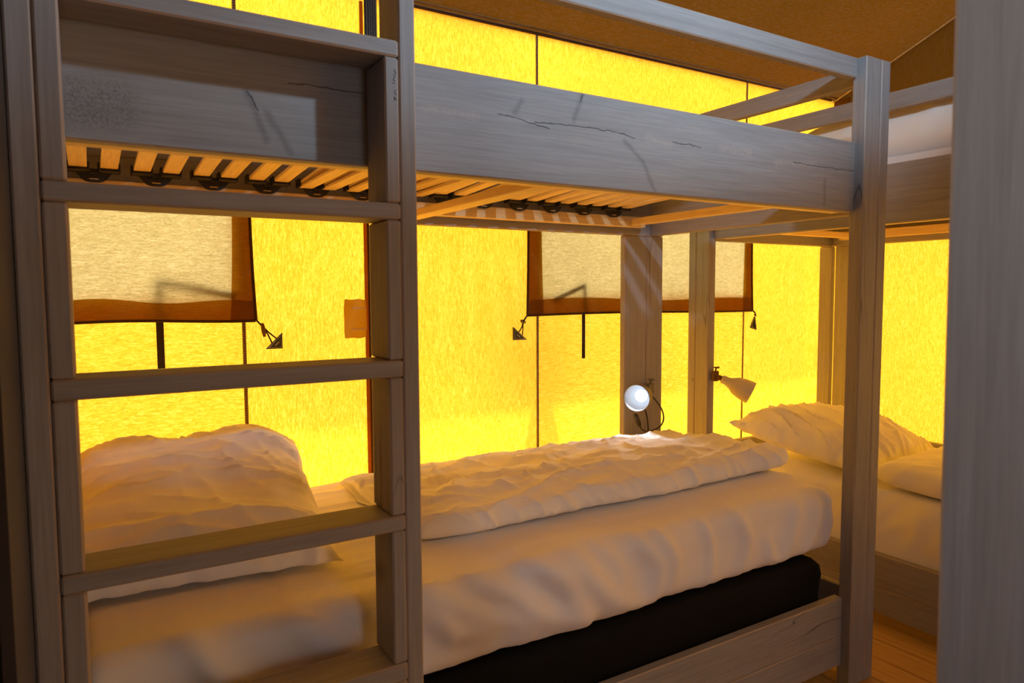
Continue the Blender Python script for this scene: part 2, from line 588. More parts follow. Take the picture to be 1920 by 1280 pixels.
# ------------------------------------------------------------------ near post at the right edge
gp = empty('door_post', 'blurred grey wooden post close up along the right edge of the photo', 'post', (.70, .25, 0))
pst = box('upright', .680, .745, .10, .332, 0, 2.9, WOOD['Z'], gp, .004, 2)
gp.rotation_euler = (0, math.radians(-1.0), 0)

# ------------------------------------------------------------------ bunk beds
def bed_box(T, name, par, u0, u1, v0, v1, z0, z1, grain='U', bev=.003):
    """u runs along the bed, v across it; T maps (u,v) to the room."""
    a, b = T(u0, v0), T(u1, v1)
    ax = T.axis if grain == 'U' else ('Z' if grain == 'Z' else ('Y' if T.axis == 'X' else 'X'))
    return box(name, min(a[0], b[0]), max(a[0], b[0]), min(a[1], b[1]), max(a[1], b[1]), z0, z1, WOOD[ax], par, bev)

def bm_bed(T, bm, u0, u1, v0, v1, z0, z1):
    a, b = T(u0, v0), T(u1, v1)
    bm_box(bm, min(a[0], b[0]), max(a[0], b[0]), min(a[1], b[1]), max(a[1], b[1]), z0, z1, .003)

class MapA:
    axis = 'X'
    def __call__(s, u, v): return (u, v)
class MapB:
    """Second bed: its length runs front to back, its open side faces left."""
    axis = 'Y'
    def __call__(s, u, v): return (v - 1.172 + 2.258, u - 1.988 + 2.212)
TA, TB = MapA(), MapB()

def make_bunk(T, label, ladder, loc, near=False):
    bed = empty('bunk_bed', label, 'bunk bed', loc)
    # end post on the open side: two glued planks
    for (a, b) in ((1.872, 1.9445), (1.9455, 1.988)):
        bed_box(T, 'post_plank', bed, a, b, 1.172, 1.214, 0, 1.821, 'Z')
    # upper side board, guard rail, lower side board
    bed_box(T, 'side_board', bed, -.045, 1.871, 1.199, 1.227, 1.392, 1.588)
    bed_box(T, 'guard_rail', bed, .489 if ladder else -.045, 1.871, 1.199, 1.227, 1.765, 1.821)
    bed_box(T, 'lower_side_board', bed, -.045, 1.871, 1.199, 1.227, .150, .266)
    bed_box(T, 'lower_side_board', bed, -.045, 1.871, 1.199, 1.227, .058, .149)
    # boards at the end
    bed_box(T, 'end_board', bed, 1.9168, 1.945, 1.2145, 2.0868, 1.390, 1.588, 'V')
    bed_box(T, 'end_rail', bed, 1.917, 1.945, 1.2145, 2.084, 1.757, 1.811, 'V')
    bed_box(T, 'lower_end_board', bed, 1.917, 1.945, 1.2145, 2.084, .058, .278 if not near else .495, 'V')
    # back boards
    bed_box(T, 'back_board', bed, -.045, 1.944, 2.087, 2.115, 1.390, 1.588)
    bed_box(T, 'back_rail', bed, -.045, 1.899, 2.116, 2.140, 1.757, 1.811)
    bed_box(T, 'lower_back_board', bed, -.045, 1.784, 2.087, 2.115, .10 if not near else .28, .30 if not near else .495)
    # far post: leg under the back board and corner upright
    bed_box(T, 'post_plank', bed, 1.785, 1.899, 2.0865, 2.113, 0, 1.389, 'Z')
    bed_box(T, 'post_plank', bed, 1.917 if near else 1.8993, 1.985, 2.0855, 2.1155, 0, 1.389, 'Z')
    bed_box(T, 'post_plank', bed, 1.946, 1.985, 2.0855, 2.1155, 1.3905, 1.821, 'Z')
    # head end
    bed_box(T, 'end_board', bed, -.076, -.048, 1.200, 2.084, 1.392, 1.588, 'V')
    bed_box(T, 'lower_end_board', bed, -.076, -.048, 1.200, 2.084, .058, .266, 'V')
    bed_box(T, 'post_plank', bed, -.078, -.046, 2.0865, 2.116, 0, 1.821, 'Z')
    for u in (.25, .9, 1.55):
        bed_box(T, 'support_board', bed, u, u+.09, 1.228, 2.086, .110, .135, 'V')
    if ladder:
        zr = [(.222, .250), (.487, .519), (.757, .784), (1.025, 1.054), (1.292, 1.319), (1.559, 1.586)]
        bed_box(T, 'ladder_stile', bed, -.0785, -.0475, 1.110, 1.1985, 0, 1.95, 'Z')
        bed_box(T, 'ladder_stile', bed, .4585, .4885, 1.110, 1.1985, 0, 1.95, 'Z')
        for (a, b) in zr:
            bed_box(T, 'ladder_rung', bed, -.0465, .4575, 1.108, 1.1965, a, b)
        zz = [0] + [q for ab in zr for q in ab]
        for i in range(0, len(zz)-1, 2):
            bed_box(T, 'ladder_block', bed, -.0465, -.0175, 1.109, 1.1985, zz[i]+.001, zz[i+1]-.001, 'Z')
            bed_box(T, 'ladder_block', bed, .4325, .4575, 1.109, 1.1985, zz[i]+.001, zz[i+1]-.001, 'Z')
    else:
        bed_box(T, 'post_plank', bed, -.076, -.046, 1.172, 1.1985, 0, 1.821, 'Z')
    return bed

bedA = make_bunk(TA, 'grey wooden bunk bed with a built-in ladder in the foreground, upper bunk empty', True, (.95, 1.65, 0))
MARKS = {
 'crack': [[(-0.248, 1.517), (-0.204, 1.516), (-0.179, 1.51), (-0.128, 1.504)], [(-0.162, 1.512), (-0.066, 1.517), (0.047, 1.517), (0.102, 1.51)],
           [(0.652, 1.508), (0.733, 1.505), (0.918, 1.507)], [(0.218, 1.513), (0.309, 1.512)], [(-0.041, 1.592), (-0.048, 1.568)],
           [(-0.715, 1.493), (-0.701, 1.466)], [(-0.651, 1.518), (-0.524, 1.518)]],
 'spike': [[(-0.041, 1.592), (-0.064, 1.528)], [(-0.194, 1.55), (-0.21, 1.527)], [(0.075, 1.499), (0.129, 1.459), (0.164, 1.397)],
           [(-0.717, 1.493), (-0.688, 1.42)], [(-0.688, 1.465), (-0.651, 1.404)], [(0.787, 1.474), (0.786, 1.408)]],
 'scuff': [[(-0.402, 1.507), (-0.299, 1.506)], [(0.143, 1.516), (0.208, 1.504)], [(0.381, 1.517), (0.481, 1.515)], [(0.582, 1.5), (0.74, 1.508)]],
 'blotch': [[(-0.97, 1.445), (-0.907, 1.448)]]}
front = [c for c in bedA.children if c.name == 'side_board'][0]
front.data.materials[0] = wood('marked_front_board', 'X', marks=MARKS, knots=0, crack=False, **GREY)
bedB = make_bunk(TB, 'grey wooden bunk bed at the right, turned side-on against the right canvas wall', False, (2.75, 1.2, 0), True)

# faint pen scribble on the upper ladder block
bm = bmesh.new()
for (xa, za, xb, zb) in ((.4505, 1.538, .4525, 1.531), (.4485, 1.530, .4515, 1.527), (.4515, 1.5275, .4480, 1.522), (.4480, 1.522, .4510, 1.519), (.4470, 1.517, .4500, 1.515),
                         (.4525, 1.506, .4500, 1.500), (.4500, 1.500, .4535, 1.497), (.4495, 1.494, .4535, 1.488), (.4495, 1.494, .4500, 1.488)):
    bm_tube(bm, [(xa, 1.1088, za), (xb, 1.1088, zb)], .00055, 5)
finish(bm, 'pen_scribble', plain('violet_ink', (.07, .055, .12), .7), bedA)

# slatted bases -----------------------------------------------------------
def slat_base(label, loc, rotz, detail=True):
    """Local frame: x along, y from open side (0) to back (.82); origin at the frame's front left bottom."""
    s = empty('slatted_base', label, 'bed base', loc)
    s.rotation_euler = (0, 0, rotz)
    def lbox(name, a, b, c, d, e, f, mat, par=s, bev=.002):
        bm = bmesh.new()
        bm_box(bm, a, b, c, d, e, f, bev)
        me = bpy.data.meshes.new(name)
        bm.to_mesh(me)
        bm.free()
        return link(name, me, mat, par)
    Lx, D = 1.88, .842
    lbox('frame_rail', 0, Lx, 0, .036, 0, .038, PINE['X'])
    lbox('frame_rail', 0, Lx, D-.036, D, 0, .038, PINE['X'])
    lbox('frame_end', Lx-.075, Lx-.045, .037, D-.037, .004, .030, PINE['Y'])
    lbox('centre_bar', .862, .912, .001, D-.037, -.024, -.003, PINE['Y'])
    # one arched slat mesh shared by all
    n = 15
    bm = bmesh.new()
    ring = []
    for i in range(n):
        t = i/(n-1)
        y = .020 + (D-.068)*t
        zc = .0635 + .014*math.sin(PI*t)
        ring.append([bm.verts.new((dx, y, zc+dz)) for dx, dz in ((-.0188, -.004), (.0188, -.004), (.0188, .004), (-.0188, .004))])
    for i in range(n-1):
        for q in range(4):
            bm.faces.new((ring[i][q], ring[i][(q+1) % 4], ring[i+1][(q+1) % 4], ring[i+1][q]))
    bm.faces.new(ring[0][::-1])
    bm.faces.new(ring[-1])
    bmesh.ops.recalc_face_normals(bm, faces=bm.faces)
    slat_me = bpy.data.meshes.new('slat')
    bm.to_mesh(slat_me)
    bm.free()
    slat_me.materials.append(PINE['Y'])
    # stiffener slat under some, with a steel slider
    bm = bmesh.new()
    bm_box(bm, -.0188, .0188, .25, D-.052, .0545, .0615, .001)
    bmesh.ops.translate(bm, verts=bm.verts, vec=(0, 0, -.001))
    st_me = bpy.data.meshes.new('stiffener')
    bm.to_mesh(st_me)
    bm.free()
    st_me.materials.append(PINE['Y'])
    bm = bmesh.new()
    bm_box(bm, -.026, .026, .235, .262, .0505, .053, .0005)
    bm_box(bm, -.026, -.0225, .235, .262, .0505, .076, .0005)
    bm_box(bm, .0225, .026, .235, .262, .0505, .076, .0005)
    bm_box(bm, -.016, -.005, .228, .242, .0485, .0515, .0005)
    bm_box(bm, .005, .016, .228, .242, .0485, .0515, .0005)
    sl_me = bpy.data.meshes.new('slider_clip')
    bm.to_mesh(sl_me)
    bm.free()
    sl_me.materials.append(M_STEEL)
    # rubber holder for a pair of slats
    def holder_mesh(sgn):
        bm = bmesh.new()
        y = D-.0375 if sgn > 0 else .0375
        s1 = -sgn
        for c in (-.033, .033):
            bm_box(bm, c-.0245, c+.0245, min(y, y+s1*.038), max(y, y+s1*.038), .0525, .0590, .002)
            bm_box(bm, c-.0245, c-.0200, min(y, y+s1*.038), max(y, y+s1*.038), .0525, .075, .001)
            bm_box(bm, c+.0200, c+.0245, min(y, y+s1*.038), max(y, y+s1*.038), .0525, .075, .001)
        bm_box(bm, -.010, .010, min(y, y+s1*.018), max(y, y+s1*.018), .050, .062, .001)
        arc = [(-.040, .054), (-.034, .047), (-.027, .038), (-.018, .032), (-.009, .0300)]
        arc = arc + [(-a, b) for a, b in arc[::-1]]
        fr = [bm.verts.new((a, y, b)) for a, b in arc]
        bk = [bm.verts.new((a, y+s1*.010, b)) for a, b in arc]
        bm.faces.new(fr)
        bm.faces.new(bk[::-1])
        for i in range(len(arc)):
            j = (i+1) % len(arc)
            bm.faces.new((fr[i], fr[j], bk[j], bk[i]))
        bmesh.ops.recalc_face_normals(bm, faces=bm.faces)
        me = bpy.data.meshes.new('slat_holder')
        bm.to_mesh(me)
        bm.free()
        me.materials.append(M_RUBBER)
        return me
    hb, hf = holder_mesh(1), holder_mesh(-1)
    slot = bmesh.new()
    bm_box(slot, -.010, .010, D-.0487, D-.0474, .0365, .0385, 0)
    slot_me = bpy.data.meshes.new('slot')
    slot.to_mesh(slot_me)
    slot.free()
    slot_me.materials.append(PINE['X'])
    for i in range(13):
        xc = .061 + .1378*i
        link('slat', slat_me, None, s, (xc-.033, 0, 0))
        link('slat', slat_me, None, s, (xc+.033, 0, 0))
        h = link('slat_holder', hb, None, s, (xc, 0, 0))
        link('slot', slot_me, None, h)
        if detail and i in (4, 5, 6):
            for dx in (-.033, .033):
                link('stiffener', st_me, None, s, (xc+dx, 0, -.002))
                link('slider_clip', sl_me, None, s, (xc+dx, 0, 0))
    return s
slat_base('pale slatted bed base with black rubber holders in the empty upper bunk', (-.035, 1.2285, 1.417), 0)
# ledges that carry the bases
for T, bed in ((TA, bedA), (TB, bedB)):
    bx = box('ledge', *((lambda p, q: (min(p[0], q[0]), max(p[0], q[0]), min(p[1], q[1]), max(p[1], q[1])))(T(-.04, 1.2272), T(1.86, 1.262))), 1.3935, 1.4165, PINE[T.axis], bed)
slat_base('pale slatted bed base under the upper mattress of the right-hand bunk', (3.173, .205, 1.417), PI/2, False)

# ------------------------------------------------------------------ bedding
def slab_points(x0, x1, y0, y1, z0, z1, nu, nv, ex, ec, disp):
    """Closed soft slab: superelliptic cross-section in (y,z) swept along x, then displaced."""
    P = np.zeros((nu, nv, 3))
    cx, cy, cz = (x0+x1)/2, (y0+y1)/2, (z0+z1)/2
    for i in range(nu):
        a = -1+2*i/(nu-1)
        u = math.copysign(1-(1-abs(a))**1.35, a) if abs(a) > 0 else 0
        s = max(1e-4, 1-abs(u)**ex)**(1/ex)
        for j in range(nv):
            t = 2*PI*j/nv
            c, d = math.cos(t), math.sin(t)
            yy = math.copysign(abs(c)**(2/ec), c)
            zz = math.copysign(abs(d)**(2/ec), d)
            sy = (1-(1-s)*.18)
            p = Vector((cx+u*(x1-x0)/2, cy+yy*(y1-y0)/2*sy, cz+zz*(z1-z0)/2*s))
            P[i, j] = disp(p, u, yy, zz)
    return P

def uniform_slab(x0, x1, y0, y1, z0, z1, r, step, disp):
    """Rounded box as rings in (y,z) with even spacing along the outline."""
    hy, hz = (y1-y0)/2, (z1-z0)/2
    def outline(rr, iy, iz):
        pts = []
        for (qx, qz, a0) in ((iy-rr, iz-rr, 0), (-(iy-rr), iz-rr, PI/2), (-(iy-rr), -(iz-rr), PI), (iy-rr, -(iz-rr), 1.5*PI)):
            for k in range(7):
                a = a0 + PI/2*k/6
                pts.append((qx+rr*math.cos(a), qz+rr*math.sin(a)))
        return pts
    N = int(2*(2*hy+2*hz)/step)
    def resample(pts):
        pts = pts + [pts[0]]
        L = [0]
        for a, b in zip(pts, pts[1:]):
            L.append(L[-1]+math.dist(a, b))
        out, k = [], 0
        for i in range(N):
            t = L[-1]*i/N
            while L[k+1] < t:
                k += 1
            f = (t-L[k])/max(1e-9, L[k+1]-L[k])
            out.append((pts[k][0]+(pts[k+1][0]-pts[k][0])*f, pts[k][1]+(pts[k+1][1]-pts[k][1])*f))
        return out
    xs = []
    ends = [r*(1-math.cos(PI/2*k/6)) for k in range(6)]
    ends_in = [r*(1-math.sin(PI/2*k/6)) for k in range(6)]
    rows = []
    for k in range(6):
        rows.append((x0+ends[k], ends_in[k]))
    n = int((x1-x0-2*r)/step)
    for k in range(n+1):
        rows.append((x0+r+(x1-x0-2*r)*k/n, 0))
    for k in range(5, -1, -1):
        rows.append((x1-ends[k], ends_in[k]))
    P = np.zeros((len(rows), N, 3))
    for i, (x, inn) in enumerate(rows):
        ol = resample(outline(max(r-inn*.6, .02), hy-inn, hz-inn))
        for j, (a, b) in enumerate(ol):
            P[i, j] = disp(Vector((x, (y0+y1)/2+a, (z0+z1)/2+b)), a/hy, b/hz)
    return P

# black lower mattress
def disp_black(p, a, b):
    w = .004*nz(p.x*4, p.y*4, p.z*9)
    if p.x > 1.74 and p.z > .29:
        p.x += .012*math.sin((p.z-.29)/.08*PI)
    return (p.x, p.y+w*(1 if a > 0 else -1)*abs(a), p.z+w*.4)
bb = grid_mesh('box_mattress', uniform_slab(-.04, 1.835, 1.240, 2.07, .1365, .378, .03, .03, disp_black), M_BLACK, None, True)
bb['label'] = 'black lower box mattress under the white-sheeted mattress of the near bunk'
bb['category'] = 'mattress'

# white sheeted mattress
FOLDS = [
 (.011, .030, [(0.902, 0.592), (0.961, 0.526), (1.029, 0.461), (1.12, 0.401)]),
 (.013, .036, [(0.797, 0.59), (0.863, 0.567), (0.926, 0.52), (0.986, 0.462), (1.042, 0.423)]),
 (.007, .022, [(0.985, 0.58), (1.041, 0.529), (1.067, 0.473)]),
 (.010, .026, [(1.179, 0.583), (1.222, 0.501), (1.209, 0.424)]),
 (.008, .024, [(1.118, 0.573), (1.173, 0.5), (1.161, 0.409)]),
 (.006, .016, [(1.337, 0.586), (1.362, 0.504), (1.357, 0.389)]),
 (.009, .026, [(1.706, 0.562), (1.69, 0.487), (1.656, 0.415)]),
 (.007, .018, [(1.583, 0.483), (1.593, 0.434), (1.63, 0.397)]),
 (.013, .034, [(0.549, 0.596), (0.613, 0.542), (0.68, 0.499), (0.782, 0.45)]),
 (.015, .034, [(0.661, 0.592), (0.731, 0.545), (0.837, 0.459), (0.94, 0.419)]),
 (.010, .028, [(0.544, 0.538), (0.612, 0.477), (0.68, 0.455)]),
 (.013, .030, [(0.794, 0.59), (0.854, 0.536), (0.911, 0.47), (0.941, 0.433)]),
 (.007, .022, [(1.46, .585), (1.50, .50), (1.48, .42)]),
 (.008, .020, [(1.80, .56), (1.79, .48), (1.76, .41)]),
 (.009, .030, [(.30, .58), (.36, .52), (.44, .46)]),
 (.009, .028, [(.12, .58), (.17, .52), (.25, .45)]),
]
def seg_dist(px, pz, a, b):
    dx, dz = b[0]-a[0], b[1]-a[1]
    t = max(0, min(1, ((px-a[0])*dx+(pz-a[1])*dz)/(dx*dx+dz*dz)))
    return math.hypot(px-a[0]-dx*t, pz-a[1]-dz*t), t
def folds_at(x, z):
    tot = 0
    for amp, w, pl in FOLDS:
        if x < pl[0][0]-.25 or x > max(q[0] for q in pl)+.25:
            continue
        best, bt = 9, 0
        for i in range(len(pl)-1):
            d, t = seg_dist(x, z, pl[i], pl[i+1])
            if d < best:
                best, bt = d, (i+t)/(len(pl)-1)
        q = best/w
        tot += amp*math.exp(-q*q)*(.55+.45*math.sin(PI*min(1, bt*.9+.1)))
    return tot

def disp_matt(p, a, b):
    x, y, z = p
    d = 0.0
    if a < -.55:
        d = 2.3*folds_at(x, z) - .020
        d += .007*nz(x*5.1+z*5, z*3.5-x*2, 5.2)
        d += .003*(ridge(x*9.0+z*4.0, z*3.0, 9.1, 4)-.5)
        lo = max(0, min(1, (.47-z)/.10))
        d += .005*nz(x*22, z*14, 3.3)*lo
        d *= min(1, (-a-.55)/.4)
    y -= d
    side = max(0, abs(a)-.7)/.3
    # hem riding up and down
    if b < -.3:
        z += (.005*nz(x*4.5, 3.3, 1.0)+.005*nz(x*17, 1.3, 2.0)+.003*nz(x*40, 1.3, 2.0)+.008*(x-1.0))*min(1, (-b-.3)/.5)*side
    # top: long shallow crease lines
    if b > .6:
        z += .004*(ridge(x*1.7, y*11+x*1.5, 4.4, 3)-.5) + .005*nz(x*2.1, y*3.0, 8.1)
        z += .006*ridge(x*2.2, y*21, 2.2, 6)*(1 if .3 < x < .8 else .25)
    # soft sag of the front edge
    if a < -.55 and b > .2:
        k = min(1, (-a-.55)/.4)*min(1, (b-.2)/.6)
        k = k*k*(3-2*k)
        z -= k*(.012*(.5+nz(x*3.4, 0, 6.6)) - .5*folds_at(x, .585))
    if x > 1.70:
        k = min(1, (x-1.70)/.15)
        y += k*.004*nz(z*20, x*10, 3)
        x += k*.010*nz(y*9, z*7, 2.2)
    return (x, y, z)
mt = grid_mesh('mattress', uniform_slab(-.045, 1.902, 1.224, 2.083, .3860, .592, .040, .010, disp_matt), M_SHEET, None, True)
mt['label'] = 'mattress in a creased white fitted sheet on the lower near bunk'
mt['category'] = 'mattress'

# duvet lying lengthwise on the near bunk
def disp_duvet(p, u, yy, zz):
    x, y, z = p
    X, Y = x, y
    top = max(0, zz)
    edge = 1-abs(u)**8
    sw = .014*nz(X*2.6, Y*5.0, 1.3) + .010*nz(X*5.2, Y*8.0, 4.1)
    wx = X + .06*nz(X*3, Y*6, 7.7)
    wy = Y + .06*nz(X*3, Y*6, 3.7)
    f = .018*(ridge(wx*2.6, wy*8.5 - wx*1.6, 2.9, 5)-.35)
    f += .009*(ridge(wx*6.0+wy*4, wy*11.0-wx*2, 6.2, 6)-.3)
    f += .0055*(ridge(wx*11.0-wy*4, wy*19.0+wx*3, 1.2, 5)-.3)
    f += .0025*(ridge(wx*25.0, wy*38.0, 8.2, 3)-.4)
    # rise in the middle far part
    hump = .016*math.exp(-((X-1.45)/.40)**2-((Y-1.72)/.16)**2)
    z = .58 + (z-.58)*(1.30-.55*max(0, min(1, (Y-1.42)/.45)))
    z += top*(sw+f+hump)
    # front edge vertical puckers
    if yy < -.4:
        k = (-yy-.4)/.6
        y -= k*(.013*(ridge(X*9.5+z*7, z*4, 5.5, 4)-.4) + .008*(ridge(X*21+z*14, z*7, 2.5, 4)-.4) + .012*nz(X*3.2, z*2, 2.2))
    # gathers at the left end
    if u < -.55:
        k = min(1, (-.55-u)/.4)
        g = ridge(Y*15.0+X*7, X*5.0, 3.1, 2.5)-.5
        z += k*.022*g*top
        x += k*.020*nz(Y*14, z*22, 1.1)
        y += k*.012*nz(X*16, z*20, 7.1)
    if u > .7:
        x += .014*nz(Y*9, z*12, 4.4)
    if zz < -.05:
        z = max(z, .600)
    return (x, y, max(z, .5985))
P = slab_points(.62, 1.905, 1.405, 2.00, .580, .664, 300, 200, 7.0, 3.0, disp_duvet)
# trim the left end so that it runs back at an angle
dv = grid_mesh('duvet', P, M_LINEN, None, True)
dv['label'] = 'crumpled white duvet folded lengthwise on the lower near bunk mattress'
dv['category'] = 'duvet'

def pillow_mesh(name, L, D, Hh, n, seed, wr, pinch=.10):
    """Two bulged skins meeting at a seam; local frame, z up."""
    vs_, fs = [], []
    N = n
    def bulge(u, v):
        return (max(0, 1-abs(u)**3.4)*max(0, 1-abs(v)**2.8))**.48
    idx = {}
    for side in (1, -1):
        for i in range(N+1):
            for j in range(N+1):
                a, b = -1+2*i/N, -1+2*j/N
                u = math.sin(a*PI/2)*.55+a*.45
                v = math.sin(b*PI/2)*.55+b*.45
                if side == -1 and (i in (0, N) or j in (0, N)):
                    idx[(side, i, j)] = idx[(1, i, j)]
                    continue
                px = u*L/2*(1-pinch*(1-v*v)*.5*abs(u)**3 + .0)
                py = v*D/2*(1-pinch*(1-u*u)*.5*abs(v)**3)
                h = bulge(u, v)
                z = side*h*Hh/2
                if side == 1:
                    z += wr(u, v, seed)*min(1, h*2.2)
                else:
                    z *= .62
                e = max(abs(u), abs(v))
                if e > .8:
                    k = (e-.8)/.2
                    z += .012*nz(u*9+seed, v*9, 1.1)*k
                    px += .010*nz(u*7, v*7+seed, 3.1)*k
                    py += .010*nz(u*7, v*7, seed+5.1)*k
                idx[(side, i, j)] = len(vs_)
                vs_.append((px, py, z))
    for side in (1, -1):
        for i in range(N):
            for j in range(N):
                q = [idx[(side, i, j)], idx[(side, i+1, j)], idx[(side, i+1, j+1)], idx[(side, i, j+1)]]
                fs.append(q if side == 1 else q[::-1])
    me = bpy.data.meshes.new(name)
    me.from_pydata(vs_, [], fs)
    for p in me.polygons:
        p.use_smooth = True
    me.materials.append(M_LINEN)
    me.update()
    return me

def wrA(u, v, s):
    w = .020*nz(u*1.3+s, v*1.6, 2.0)
    w += .018*(ridge(u*.8+v*.5+s, v*4.2+u*.5, 3.3, 5)-.35)
    w += .011*(ridge(u*1.3+s, v*8.5+u*1.2, 1.3, 6)-.25)*(1 if v > -.2 else .5)
    w += .008*(ridge(u*3.4+v*3.2+s, v*1.4-u*1.4, 7.3, 4)-.4)*(1 if u > -.1 else .3)
    return w
pa = bpy.data.objects.new('pillow', pillow_mesh('pillow', .55, .68, .225, 120, 3.7, wrA))
COL.objects.link(pa)
pa.location = (.195, 1.755, .672)
pa.rotation_euler = (math.radians(11), math.radians(0), math.radians(-6))
def settle(o, zmin):
    mw = o.matrix_basis.copy()
    inv = mw.inverted()
    for v in o.data.vertices:
        w = mw @ v.co
        if w.z < zmin + .02:
            w.z = zmin + .02*math.exp((w.z-zmin-.02)/.02)
            v.co = inv @ w
settle(pa, .603)
pa['label'] = 'plump white pillow behind the ladder rungs on the near bunk'
pa['category'] = 'pillow'

# ---- bed B bedding
def disp_mb(p, a, b):
    x, y, z = p
    return p
def mattB(name, z0, z1, label, seed):
    def dsp(p, a, b):
        # built along x, then turned so that x -> room y
        x, y, z = p
        d = .034*(ridge(x*3.6 - z*5+seed, z*3.2+x, 1.1, 4)-.35) + .016*nz(x*6, z*8, seed) + .010*(ridge(x*9+z*7, z*5, seed, 4)-.4)
        d *= max(0, min(1, (z-z0-.13)/.06)) if z0 < 1 else .3
        if a < -.5:
            y -= d*min(1, (-a-.5)/.3)
        if b > .5:
            z += .006*nz(x*3, y*4, seed+2)
        return (y, x, z)
    o = grid_mesh(name, uniform_slab(.22, 2.125, 2.318, 3.165, z0, z1, .05, .018, dsp), M_SHEET, None, True)
    o['label'] = label
    o['category'] = 'mattress'
    return o
mattB('mattress', .138, .468, 'white-sheeted mattress on the lower bunk at the right', 4.0)
mattB('mattress', 1.502, 1.625, 'white-sheeted mattress on the upper bunk at the right', 9.0)

def duvetB(x0, x1, y0, y1, z0, z1, label, seed, flat=False, floor_z=0.0):
    def dsp(p, u, yy, zz):
        x, y, z = p          # x is room y here
        f = .016*nz(x*3.0, y*5, seed) + .012*(ridge(x*5+y*2, y*8, seed+1, 4)-.4) + .006*(ridge(x*9, y*16+x*3, seed+2, 4)-.4)
        z += max(0, zz)*f
        if yy < -.4:
            y -= (-yy-.4)*(.014*(ridge(x*6+z*5, z*3, seed+3, 3)-.5)+.014*nz(x*3, z*4, seed))
        return (y, x, max(z, floor_z))
    o = grid_mesh('duvet', slab_points(y0, y1, x0, x1, z0, z1, 140, 110, 5, 3.0, dsp), M_LINEN, None, True)
    o['label'] = label
    o['category'] = 'duvet'
    return o
duvetB(2.325, 3.02, .35, 1.40, .462, .595, 'white duvet in front of the pillow on the lower right bunk', 5.0, floor_z=.4695)
duvetB(2.335, 3.12, .30, 1.80, 1.595, 1.825, 'white duvet on the upper right bunk, half in the shadow of its guard rail', 12.0, floor_z=1.6265)

def wrB(u, v, s):
    w = .018*nz(u*1.5+s, v*1.5, 4.0)
    w += .024*(ridge(u*4.5-v*2.0+s, v*1.0+u*.4, 2.3, 4)-.4)
    w += .012*(ridge(u*8.5-v*3.0+s, v*1.8, 5.3, 5)-.3)
    return w
pb = bpy.data.objects.new('pillow', pillow_mesh('pillow', .64, .60, .20, 96, 8.2, wrB))
COL.objects.link(pb)
pb.location = (2.64, 1.745, .555)
pb.rotation_euler = (math.radians(9), math.radians(3), math.radians(8))
settle(pb, .480)
pb['label'] = 'white pillow at the far end of the lower right bunk'
pb['category'] = 'pillow'

# ------------------------------------------------------------------ window blinds
def blind(label, x0, x1, zb, zt, hem, left_edge, right_edge, loc):
    root = empty('window_blind', label, 'blind', loc)
    y = YB-.020
    def pt(u, v):
        xx = x0+(x1-x0)*u
        zz = zb+(zt-zb)*v
        # corners pulled outwards and a slight belly
        pull = (1-v)**3
        if right_edge:
            xx += .012*pull*max(0, u-.75)/.25
        if left_edge:
            xx -= .010*pull*max(0, .25-u)/.25
        yy = y + .004*math.sin(u*7+v*3) - .006*math.sin(PI*u)*(1-v)
        zz += .004*math.sin(u*5)*(1-v)
        return (xx, yy, zz)
    grid_mesh('fabric', rect_grid(pt, 60, 24), M_BLIND, root)
    def strip(f):
        return grid_mesh('hem', rect_grid(f, 40, 4), M_HEM, root)
    hv = hem*1.25/(zt-zb)
    strip(lambda u, v: Vector(pt(u, v*hv*(1.0+.12*math.sin(u*9)))) + Vector((0, -.0018, 0)))
    hu = hem/(x1-x0)
    if right_edge:
        strip(lambda v, u: Vector(pt(1-u*hu*(1+.5*(1-v)**3), v)) + Vector((0, -.0024, 0)))
    if left_edge:
        strip(lambda v, u: Vector(pt(u*hu*1.25*(1+.3*(1-v)**3), v)) + Vector((0, -.0024, 0)))
    tube('piping', [Vector(pt(u, 0))+Vector((0, -.003, -.002)) for u in np.linspace(0, 1, 24)], .0042, M_PIPE, root)
    if right_edge:
        tube('piping', [Vector(pt(1, v))+Vector((.002, -.003, 0)) for v in np.linspace(0, 1, 16)], .0046, M_PIPE, root)
    if left_edge:
        tube('piping', [Vector(pt(0, v))+Vector((-.002, -.003, 0)) for v in np.linspace(0, 1, 16)], .0046, M_PIPE, root)
    return root, pt
b1, pt1 = blind('pale roller blind seen through the ladder at the left window', XL+.004, .432, 1.092, 1.80, .045, False, True, (.17, YB-.02, 1.092))
b2, pt2 = blind('pale roller blind at the middle window behind the posts', 1.458, 2.722, 1.083, 1.80, .045, True, True, (2.09, YB-.02, 1.083))

def ring(name, c, ax, R, r, mat, parent, squash=.45):
    d, a, b = frame_axes(ax)
    pts = [Vector(c) + a*math.cos(t)*R + b*math.sin(t)*R*squash for t in np.linspace(0, 2*PI, 19)]
    return tube(name, pts, r, mat, parent, 6, cap=False)

# toggle cords at the blind corners
def corner_cord(parent, p, q, tog):
    p, q = Vector(p), Vector(q)
    mid = p.lerp(q, .35)
    tube('cord', [p, p.lerp(mid, .5)+Vector((0, -.003, 0)), mid], .0030, M_WEB, parent, 6)
    if tog is not None:
        bm = bmesh.new()
        t = Vector(tog)
        bm_tube(bm, [mid, mid+t*.2, mid+t*.5, mid+t*.8, mid+t], [.003, .0062, .0068, .0062, .003], 10, True, .6)
        finish(bm, 'toggle', M_PIPE, parent, True)

